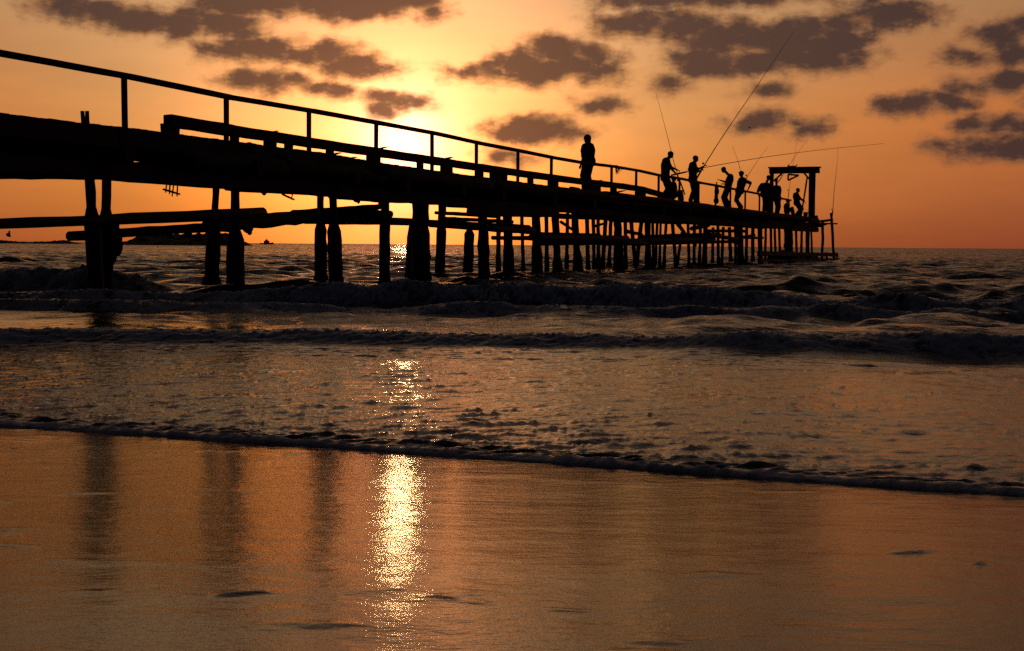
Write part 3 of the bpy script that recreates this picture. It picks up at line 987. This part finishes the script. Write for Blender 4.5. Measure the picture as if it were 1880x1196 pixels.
def remesh(mb, name, mat, voxel, parent=None, origin=None, smooth=3, ratio=.5):
    tmp = bpy.data.objects.new('tmp', mb.mesh('tmp'))
    scene.collection.objects.link(tmp)
    m = tmp.modifiers.new('r', 'REMESH'); m.mode = 'VOXEL'; m.voxel_size = voxel; m.use_smooth_shade = True
    s = tmp.modifiers.new('s', 'SMOOTH'); s.factor = .5; s.iterations = smooth
    dc = tmp.modifiers.new('d', 'DECIMATE'); dc.ratio = ratio
    dg = bpy.context.evaluated_depsgraph_get()
    me = bpy.data.meshes.new_from_object(tmp.evaluated_get(dg))
    me.name = name
    me.materials.clear()
    bpy.data.objects.remove(tmp)
    return link(name, me, mat, parent, origin)


def ik(a, b, l1, l2, pole):
    """middle joint between a and b, bent towards pole"""
    d = b - a
    L = d.length
    if L >= (l1 + l2) * .995:
        return a + d * (l1 / (l1 + l2))
    u = d / L
    x = (l1 * l1 - l2 * l2 + L * L) / (2 * L)
    h = math.sqrt(max(l1 * l1 - x * x, 1e-6))
    p = (pole - u * pole.dot(u)).normalized()
    return a + u * x + p * h


def hand(mb, wrist, d, palm_n, k, grip):
    """palm, four fingers and a thumb; grip 0 relaxed .. 1 closed round something"""
    d = d.normalized()
    pn = (palm_n - d * palm_n.dot(d)).normalized()
    side = d.cross(pn)
    kn = wrist + d * .085 * k
    for q in (-.024, 0, .024):
        capsule(mb, [wrist + side * q * .6 * k, kn + side * q * k], [.017 * k, .016 * k], 8)
    for i, (q, ln) in enumerate(((-.033, .062), (-.011, .074), (.011, .070), (.033, .054))):
        c = .35 + 1.1 * grip
        p0 = kn + side * q * k
        d1 = (d * math.cos(c * .6) + pn * math.sin(c * .6)); d2 = (d * math.cos(c * 1.7) + pn * math.sin(c * 1.7))
        p1 = p0 + d1 * ln * .55 * k; p2 = p1 + d2 * ln * .5 * k
        capsule(mb, [p0, p1, p2], [.0105 * k, .010 * k, .009 * k], 7)
    t0 = wrist + d * .03 * k - side * .028 * k
    t1 = t0 + (d * .6 - side * .7 + pn * .3).normalized() * .038 * k
    t2 = t1 + (d * .8 - side * .1 + pn * (.3 + .5 * grip)).normalized() * .03 * k
    capsule(mb, [t0, t1, t2], [.013 * k, .012 * k, .010 * k], 7)


def person(label, x0, w, head, sh, facing, hL, hR, feet=(-.06, .08), hip=None, shirt='shirt_dark', legs='trousers', k=1.0, build=1.0,
           grip=(0, 0), sit=False, nod=0.0, hair=1.0, cap=False, bare=False, seat_h=0.0, category='person', pole_arm=(0, 0), hd=(0, 0)):
    t_ = at(x0, 440, w)[0]
    base = pp(t_, w, deck_z(t_))
    Z = base.y
    base = Vector((plane_pt(x0, 440, Z).x, Z, deck_z(t_)))
    f = Vector((math.cos(facing), math.sin(facing), 0)); sd = Vector((-math.sin(facing), math.cos(facing), 0))
    up = Vector((0, 0, 1))
    pt = lambda p, dd=0.0: plane_pt(p[0], p[1], Z + dd)
    HD, SH = pt(head), pt(sh)
    if hip is not None:
        HP = pt(hip)
    elif sit:
        HP = base + up * (.12 + seat_h)
    else:
        HP = base + up * .91 * k
    root = empty('person', base)
    tag(root, label, category)
    bm, shm, trm = MB(), MB(), MB()
    B = build * 1.15
    # torso
    spine = (SH - HP)
    W1, W2 = HP + spine * .30, HP + spine * .68
    flat = .72

    def slab(mb, p, hw, r):
        capsule(mb, [p - sd * hw, p, p + sd * hw], [r, r * 1.04, r], 12)
    for mb, g_ in ((bm, 0.012), (shm, .040)):
        for q in np.linspace(0, 1, 9):
            p = HP.lerp(SH, q)
            hw = float(np.interp(q, (0, .3, .75, 1), (.085, .075, .105, .11))) * k * B
            r = float(np.interp(q, (0, .3, .75, 1), (.095, .085, .10, .072))) * k * (.45 + .62 * B)
            if mb is shm and q < .05:
                continue
            slab(mb, p, hw, r + g_)
    if not sit:                                        # shirt hangs loose over the hips
        for q in (.10, .04, -.04):
            slab(shm, HP + spine * q, .10 * k * B, .155 * k)
    nk = SH + (HD - SH) * .35
    capsule(bm, [SH, nk, HD - (HD - SH).normalized() * .05], [.078 * k, .066 * k, .062 * k], 10)
    # head: skull, jaw, nose, ears
    fw = (f * math.cos(nod) - up * math.sin(nod)); hu = (up * math.cos(nod) + f * math.sin(nod))
    rot = Matrix((fw, sd, hu)).transposed()
    bm.ell(HD + hu * .018 * k, (.106 * k, .086 * k, .112 * k), 16, 12, 0, rot)
    bm.ell(HD + fw * .028 * k - hu * .055 * k, (.074 * k, .064 * k, .070 * k), 12, 8, 0, rot)
    bm.ell(HD + fw * .110 * k - hu * .014 * k, (.020 * k, .013 * k, .026 * k), 8, 6, 0, rot)
    bm.ell(HD + fw * .100 * k - hu * .058 * k, (.012 * k, .024 * k, .012 * k), 8, 6, 0, rot)
    for s in (-1, 1):
        bm.ell(HD + sd * s * .088 * k - hu * .005 * k, (.022 * k, .012 * k, .034 * k), 8, 6, 0, rot)
    # arms
    wrists = []
    for s, tgt, gr, pa, hdd in ((1, hL, grip[0], pole_arm[0], hd[0]), (-1, hR, grip[1], pole_arm[1], hd[1])):
        S = SH + sd * s * .185 * k * B - up * .03 * k
        if tgt is None:
            T = S + up * -.52 * k + f * .05 * k + sd * s * .06 * k
        else:
            T = pt(tgt, hdd + S.y - Z)
        mx = .565 * k
        if (T - S).length > mx:
            T = S + (T - S).normalized() * mx
        wr = T
        E = ik(S, wr, .30 * k, .27 * k, pa if isinstance(pa, Vector) else (-f * .7 - up * .5 + sd * s * .4))
        fd = (wr - E).normalized()
        capsule(bm, [S, S.lerp(E, .35), E], [.056 * k, .054 * k, .045 * k], 10)
        capsule(bm, [E, E.lerp(wr, .3), wr], [.045 * k, .045 * k, .030 * k], 10)
        pn = -sd * s if tgt is None else (-up + f * .2)
        hand(bm, wr - fd * .01, fd, pn, k, gr)
        if not bare:
            capsule(shm, [S - sd * s * .02, S.lerp(E, .45), S.lerp(E, .9)], [.088 * k, .084 * k, .080 * k], 10)
        wrists.append(wr)
    # legs
    shoes = []
    for s, fo in ((1, feet[0]), (-1, feet[1])):
        Hh = HP + sd * s * .085 * k
        if sit:
            A = base + f * (.42 * k) + sd * s * .10 * k + up * .07
        else:
            A = base + f * fo * k + sd * s * .085 * k + up * .08 * k
        Kn = ik(Hh, A, .44 * k, .42 * k, f + up * (.8 if sit else 0) + sd * s * .1)
        capsule(bm, [Hh, Hh.lerp(Kn, .4), Kn], [.088 * k, .078 * k, .056 * k], 10)
        capsule(bm, [Kn, Kn.lerp(A, .3), A], [.056 * k, .057 * k, .036 * k], 10)
        capsule(trm, [Hh + up * .03, Hh.lerp(Kn, .5), Kn, Kn.lerp(A, .5), A + (Kn - A) * .05], [.128 * k, .118 * k, .104 * k, .098 * k, .090 * k], 12)
        bm.ell(A - up * .04 * k + f * .06 * k, (.13 * k, .045 * k, .036 * k), 10, 6, 0, Matrix((f, sd, up)).transposed())
        shoes.append(A)
    slab(trm, HP + up * .03, .09 * k * B, .135 * k)
    slab(trm, HP + spine * .16, .085 * k * B, .126 * k)
    body = remesh(bm, 'body', M['skin'], .0125, root, base)
    if not bare:
        remesh(shm, 'shirt', M[shirt], .018, root, base)
    remesh(trm, 'trousers', M[legs], .018, root, base)
    hm = MB()
    hm.ell(HD + hu * .034 * k - fw * .012 * k, (.120 * k * hair, .102 * k * hair, .110 * k * hair), 14, 10, .02, rot)
    if hair > 1.05:
        capsule(hm, [HD - fw * .05 * k, HD - fw * .055 * k - hu * .12 * k], [.085 * k, .075 * k], 10)
    if cap:
        mbk = MB()
        mbk.ell(HD + hu * .06 * k, (.108 * k, .09 * k, .078 * k), 14, 8, 0, rot)
        mbk.ell(HD + hu * .055 * k + fw * .12 * k, (.075 * k, .07 * k, .012 * k), 12, 6, 0, rot)
        remesh(mbk, 'cap', M['cloth_white'], .014, root, base)
    remesh(hm, 'hair', M['hair'], .014, root, base)
    sm = MB()
    for A in shoes:
        sm_ = MB()
        sm_.ell(A - up * .045 * k + f * .065 * k, (.14 * k, .052 * k, .042 * k), 12, 8, 0, Matrix((f, sd, up)).transposed())
        remesh(sm_, 'shoe', M['shirt_dark'], .016, root, base)
    return wrists, Z


UPV = Vector((0, 0, 1))
rad_ = math.radians
person('person in long top strolling alone on the pier, arms hanging, nearest of all', 1079, .55, (1078, 256), (1079, 270), rad_(215), (1067, 304), None,
       shirt='shirt_brown', hair=1.08, feet=(-.03, .05), build=1.05, hd=(.0, 0))
w2, Z2 = person('angler in olive top leaning to hold a long low rod over the railing', 1220, .55, (1231, 285), (1223, 296), rad_(5), (1253, 318), (1243, 322), hip=(1221, 326), build=1.2,
                shirt='shirt_olive', grip=(.9, .9), nod=.45, feet=(-.10, .06), pole_arm=(-UPV, -UPV))
w3, Z3 = person('angler with bent arms raising the longest rod high above the pier', 1271, .25, (1277, 292.5), (1272, 303), rad_(8), (1293, 305), (1287, 313), hip=(1272, 330), build=1.05,
                grip=(.9, .9), nod=.3, feet=(-.08, .08), pole_arm=(-UPV, -UPV))
w4, Z4 = person('stooped angler with bowed head reaching one arm to the left', 1334, .55, (1329, 312.5), (1341, 325), rad_(172), (1322, 331), (1328, 338), hip=(1336, 346), build=1.25,
                shirt='shirt_dark', nod=.75, grip=(.4, .8), feet=(-.12, .05), pole_arm=(-UPV, -UPV))
w5, Z5 = person('angler resting a straight arm behind on the railing, elbow pushed out', 1359, .30, (1361, 320), (1363, 330.5), rad_(140), None, (1374, 347), hip=(1358, 351),
                shirt='shirt_dark', hair=1.04, feet=(-.10, .08), pole_arm=(0, Vector((1, 0, .2))))
w6, Z6 = person('heavily built person seen from behind against the left gantry post', 1405, .55, (1411, 327), (1405, 341), rad_(60), None, (1414, 350), build=1.3,
                shirt='shirt_dark', feet=(-.05, .05))
w7, Z7 = person('person in white cap and grey trousers standing under the gantry beam', 1425, 1.25, (1425, 332), (1426, 345), rad_(300), (1428, 356), (1422, 358), build=1.15,
                shirt='shirt_dark', legs='trousers_grey', cap=True, feet=(-.04, .06))
w8, Z8 = person('angler beside the right gantry post with one arm stretched forward', 1463, .75, (1465, 350), (1461.5, 357.5), rad_(10), (1479, 369), (1477, 371), hip=(1463, 373), build=1.1,
                shirt='shirt_grey', grip=(.9, .9), nod=.15, feet=(-.06, .06), pole_arm=(-UPV, -UPV))
person('small person sitting low on the deck behind the angler in the olive top', 1234, .9, (1237, 329), (1235, 339), rad_(20), (1241, 350), (1240, 347), sit=True, k=.86, shirt='shirt_brown', feet=(0, 0), seat_h=.1)
person('person sitting on the deck under the gantry, knees drawn up', 1443, .9, (1446, 369), (1444, 377), rad_(5), (1453, 386), (1452, 388), sit=True, k=.9, shirt='shirt_dark', feet=(0, 0), seat_h=.08)


# ------------------------------------------------------------------ fishing rods
def rod(label, pts, depths, r0, grip_len=.5, group=None, r1=.0045):
    """pts: pixels from butt to tip, depths: metres from the camera at butt and tip"""
    n = len(pts)
    W = [plane_pt(p[0], p[1], depths[0] + (depths[1] - depths[0]) * i / (n - 1)) for i, p in enumerate(pts)]
    # resample smoothly
    fine = []
    for i in range(n - 1):
        p0, p1, p2, p3 = W[max(i - 1, 0)], W[i], W[i + 1], W[min(i + 2, n - 1)]
        for j in range(6):
            u = j / 6
            fine.append(.5 * ((2 * p1) + (p2 - p0) * u + (2 * p0 - 5 * p1 + 4 * p2 - p3) * u * u + (3 * p1 - p0 - 3 * p2 + p3) * u ** 3))
    fine.append(W[-1])
    root = empty('fishing_rod', W[0])
    tag(root, label, 'fishing rod')
    m = len(fine)
    mb = MB()
    mb.tube(fine, [r0 * 1.15 + (r1 - r0 * 1.15) * (i / (m - 1)) ** .8 for i in range(m)], n=8)
    mb.build('blank', M['rod'], root)
    d = (fine[1] - fine[0]).normalized()
    mb = MB()
    mb.tube([fine[0] - d * .02, fine[0] + d * grip_len * .5, fine[0] + d * grip_len], [r0 * 1.5, r0 * 1.7, r0 * 1.4], n=10)
    mb.build('grip', M['grip'], root)
    c = fine[0] + d * grip_len * 1.15
    u = d.cross(Vector((0, 1, 0))).normalized()
    mb = MB()
    mb.tube([c + u * .02, c + u * .06], .012, 8)
    mb.tube([c + u * .07 - d * .035, c + u * .07 + d * .035], [.034, .030], 12)
    mb.build('reel', M['iron'], root)
    return root


rod('longest rod slanting up to the right from the angler with bent arms', [(1279, 328), (1293, 304), (1330, 246), (1390, 158), (1424, 107), (1456, 60)], (Z3 - .1, Z3 - 1.5), .022, .6)
rod('long rod held low and almost level, reaching right across the gantry', [(1233, 322), (1253, 317.5), (1293, 308), (1410, 288), (1520, 274), (1622, 264)], (Z2 - .1, Z2 - .9), .020, .6)
rod('rod leaning on the railing behind the angler in the olive top', [(1257, 357), (1240, 308), (1232, 277), (1218, 222), (1204, 170)], (Z2 + .9, Z2 + .8), .017, .5)
rod('short faint rod tilted left above the angler resting an arm', [(1362, 330), (1358, 308), (1352, 288), (1344, 268)], (Z5 + 2.0, Z5 + 2.4), .014, .3)
rod('thin rod slanting right above the angler resting an arm', [(1366, 336), (1376, 318), (1390, 297), (1410, 270)], (Z5 + .6, Z5 + .8), .014, .3)
rod('rod rising through the gantry opening and slanting right', [(1428, 336), (1442, 315), (1460, 287), (1484, 255)], (Z7 + .7, Z7 + .9), .016, .4)
rod('thin upright rod standing behind the seated person under the gantry', [(1447, 364), (1452, 326), (1458, 290), (1463, 258)], (Z8 + 2.0, Z8 + 2.1), .013, .4)
t_r = at(1527, 395, .0)[0]
rod('upright rod fixed to the outermost post at the pier end', [(1527, 402), (1529, 385), (1532, 345), (1537, 300), (1539, 268)], (pp(t_r, 0, 0).y - .15, pp(t_r, 0, 0).y - .2), .026, .5)

# ------------------------------------------------------------------ small things on the pier
bag = empty('bundle', P(1316, 368, .3))
tag(bag, 'dark bundle propped upright by a railing post between two anglers', 'bundle')
k = scale_at(1316, .3)
mb = MB()
for x, y, rx, ry in ((1316, 343, 3.4, 5), (1316, 352, 4.6, 7), (1315, 361, 3.6, 7), (1315, 369, 5, 6)):
    mb.ell(P(x, y, .3), (rx / k, rx / k, ry / k), 12, 8, .06)
remesh(mb, 'sack', M['shirt_dark'], .02, bag, bag.location.copy())
mb = MB()
mb.tube([P(1316, 339, .3), P(1315, 336, .3), P(1317, 335, .3)], [.03, .022, .016], 8)
mb.build('tied_neck', M['rope'], bag)

rag = empty('rope_tangle', P(1131, 306, .1))
tag(rag, 'frayed rope tangle tied to the railing post right of the strolling person', 'rope')
for i in range(9):
    x = 1130 + R.uniform(0, 8); l = R.uniform(8, 17)
    mb = MB()
    mb.tube([P(1131 + R.uniform(-1, 2), 304, .03), P(x + R.uniform(-1, 2), 304 + l * .5, .02), P(x + R.uniform(-2, 3), 304 + l, .03)], [.013, .012, .008], 6, .15)
    mb.build('strand', M['rope'], rag)
for i in range(3):
    mb = MB()
    mb.tube([P(1131, 305, .03), P(1140 + R.uniform(0, 4), 309 + R.uniform(0, 3), .03), P(1150 + R.uniform(0, 5), 309, .04)], [.012, .010, .005], 6, .15)
    mb.build('strand', M['rope'], rag)

bk = P(1479, 394, .5); bk.z = deck_z(at(1479, 394, .5)[0])
bucket = empty('bucket', bk)
tag(bucket, 'small bucket on the deck at the foot of the right gantry post', 'bucket')
mb = MB()
mb.tube([bk + UPV * z for z in (.0, .3, .3, .03)], [.11, .145, .130, .10], 18, 0, True)
mb.build('pail', M['hull'], bucket)
mb = MB()
mb.tube([bk + Vector((.145 * math.cos(a), 0, .29 + .15 * math.sin(a))) for a in np.linspace(0, math.pi, 10)], .006, 6)
mb.build('handle', M['iron'], bucket)

# ------------------------------------------------------------------ far off: islet, reef, boat, bird
def rocks(name, label, xs, ys, dist, width, seed):
    c = np.array(xs, float); h = np.array(ys, float)
    k = FPX / dist
    n, m = 220, 40
    xp = np.linspace(c[0], c[-1], n)
    prof = np.maximum(np.interp(xp, c, h), 0)
    X = (xp[None, :] - 940) / k + np.zeros((m, 1))
    v = np.linspace(-1, 1, m)[:, None]
    Y = dist + v * width + 0 * X
    crag = fbm(X * .35, Y * .35, 4, seed, .6)
    Z = (prof[None, :] / k) * np.clip(1 - np.abs(v) ** 1.6, 0, 1) * (.55 + .9 * crag) - .6
    X = X + (fbm(X * .2, Y * .2, 2, seed + 2) - .5) * 2
    o = link(name, grid_mesh(name, X, Y, Z), M['rock'])
    tag(o, label, 'rocks')


rocks('rocky_islet', 'dark rocky islet on the horizon behind the second pair of piles', (222, 240, 262, 285, 320, 352, 385, 410, 432, 446, 456), (0, 11, 21, 19, 23, 21, 27, 23, 18, 9, 0), 420, 22, 9)
rocks('low_reef', 'long low dark reef on the horizon at the far left', (-190, -120, -60, 0, 60, 120, 168), (6, 9, 7, 8, 6, 8, 0), 520, 14, 19)

DB = 900.0
kb = FPX / DB
bp_ = plane_pt(490, 446, DB); bp_.z = 0
boat = empty('motor_boat', bp_)
tag(boat, 'tiny distant motor boat with cabin and mast on the horizon', 'boat')
L, Wb = 24 / kb, 8 / kb
V = []; F = []
st = [(-.5, .42, .9), (-.3, .5, .9), (0, .5, .95), (.3, .36, 1.1), (.5, .03, 1.35)]
for sx, hw, zz in st:
    for s in (-1, 1):
        V += [bp_ + Vector((sx * L, s * hw * Wb * .6, -.4)), bp_ + Vector((sx * L * 1.04, s * hw * Wb, zz))]
for i in range(4):
    a, b = i * 4, (i + 1) * 4
    F += [(a, b, b + 1, a + 1), (a + 2, a + 3, b + 3, b + 2), (a + 1, b + 1, b + 3, a + 3), (a, a + 2, b + 2, b)]
F += [(0, 1, 3, 2), (16, 18, 19, 17)]
mb = MB(); mb.add(V, F); mb.build('hull', M['hull'], boat, bp_)
mb = MB(); mb.beam(bp_ + Vector((-L * .22, 0, 1.6)), bp_ + Vector((L * .18, 0, 1.6)), 1.6, 1.5, bev=.12); mb.build('cabin', M['hull'], boat, bp_)
mb = MB(); mb.beam(bp_ + Vector((-L * .12, 0, 2.7)), bp_ + Vector((L * .06, 0, 2.7)), 1.2, .8, bev=.1); mb.build('wheelhouse', M['hull'], boat, bp_)
mb = MB(); mb.tube([bp_ + Vector((-.2, 0, 3.0)), bp_ + Vector((-.2, 0, 5.2))], [.09, .05], 8); mb.build('mast', M['hull'], boat, bp_)
mb = MB(); mb.tube([bp_ + Vector((-L * .46, 0, .9)), bp_ + Vector((-L * .5, 0, 3.2))], [.06, .04], 8); mb.build('aerial', M['hull'], boat, bp_)

bd = plane_pt(1376, 235, 260.0)
bird = empty('bird', bd)
tag(bird, 'tiny dark bird flying beneath the grey cloud above the gantry', 'bird')
mb = MB()
mb.tube([bd + Vector((-.20, 0, -.02)), bd + Vector((-.08, 0, 0)), bd + Vector((.08, 0, .02)), bd + Vector((.18, 0, .03)), bd + Vector((.24, 0, .02))], [.02, .06, .065, .04, .012], 10)
mb.build('body', M['feather'], bird, bd)
for s in (-1, 1):
    mb = MB()
    a = [bd + Vector((.08, s * .03, .03)), bd + Vector((.06, s * .24, .16)), bd + Vector((-.06, s * .48, .12))]
    b = [bd + Vector((-.08, s * .03, .02)), bd + Vector((-.08, s * .24, .14)), bd + Vector((-.12, s * .48, .11))]
    up = [p + UPV * .012 for p in a + b]; lo = [p - UPV * .006 for p in a + b]
    mb.add(up + lo, [(0, 1, 4, 3), (1, 2, 5, 4), (6, 9, 10, 7), (7, 10, 11, 8), (0, 6, 7, 1), (1, 7, 8, 2), (3, 4, 10, 9), (4, 5, 11, 10), (2, 8, 11, 5), (0, 3, 9, 6)])
    mb.build('wing', M['feather'], bird, bd)
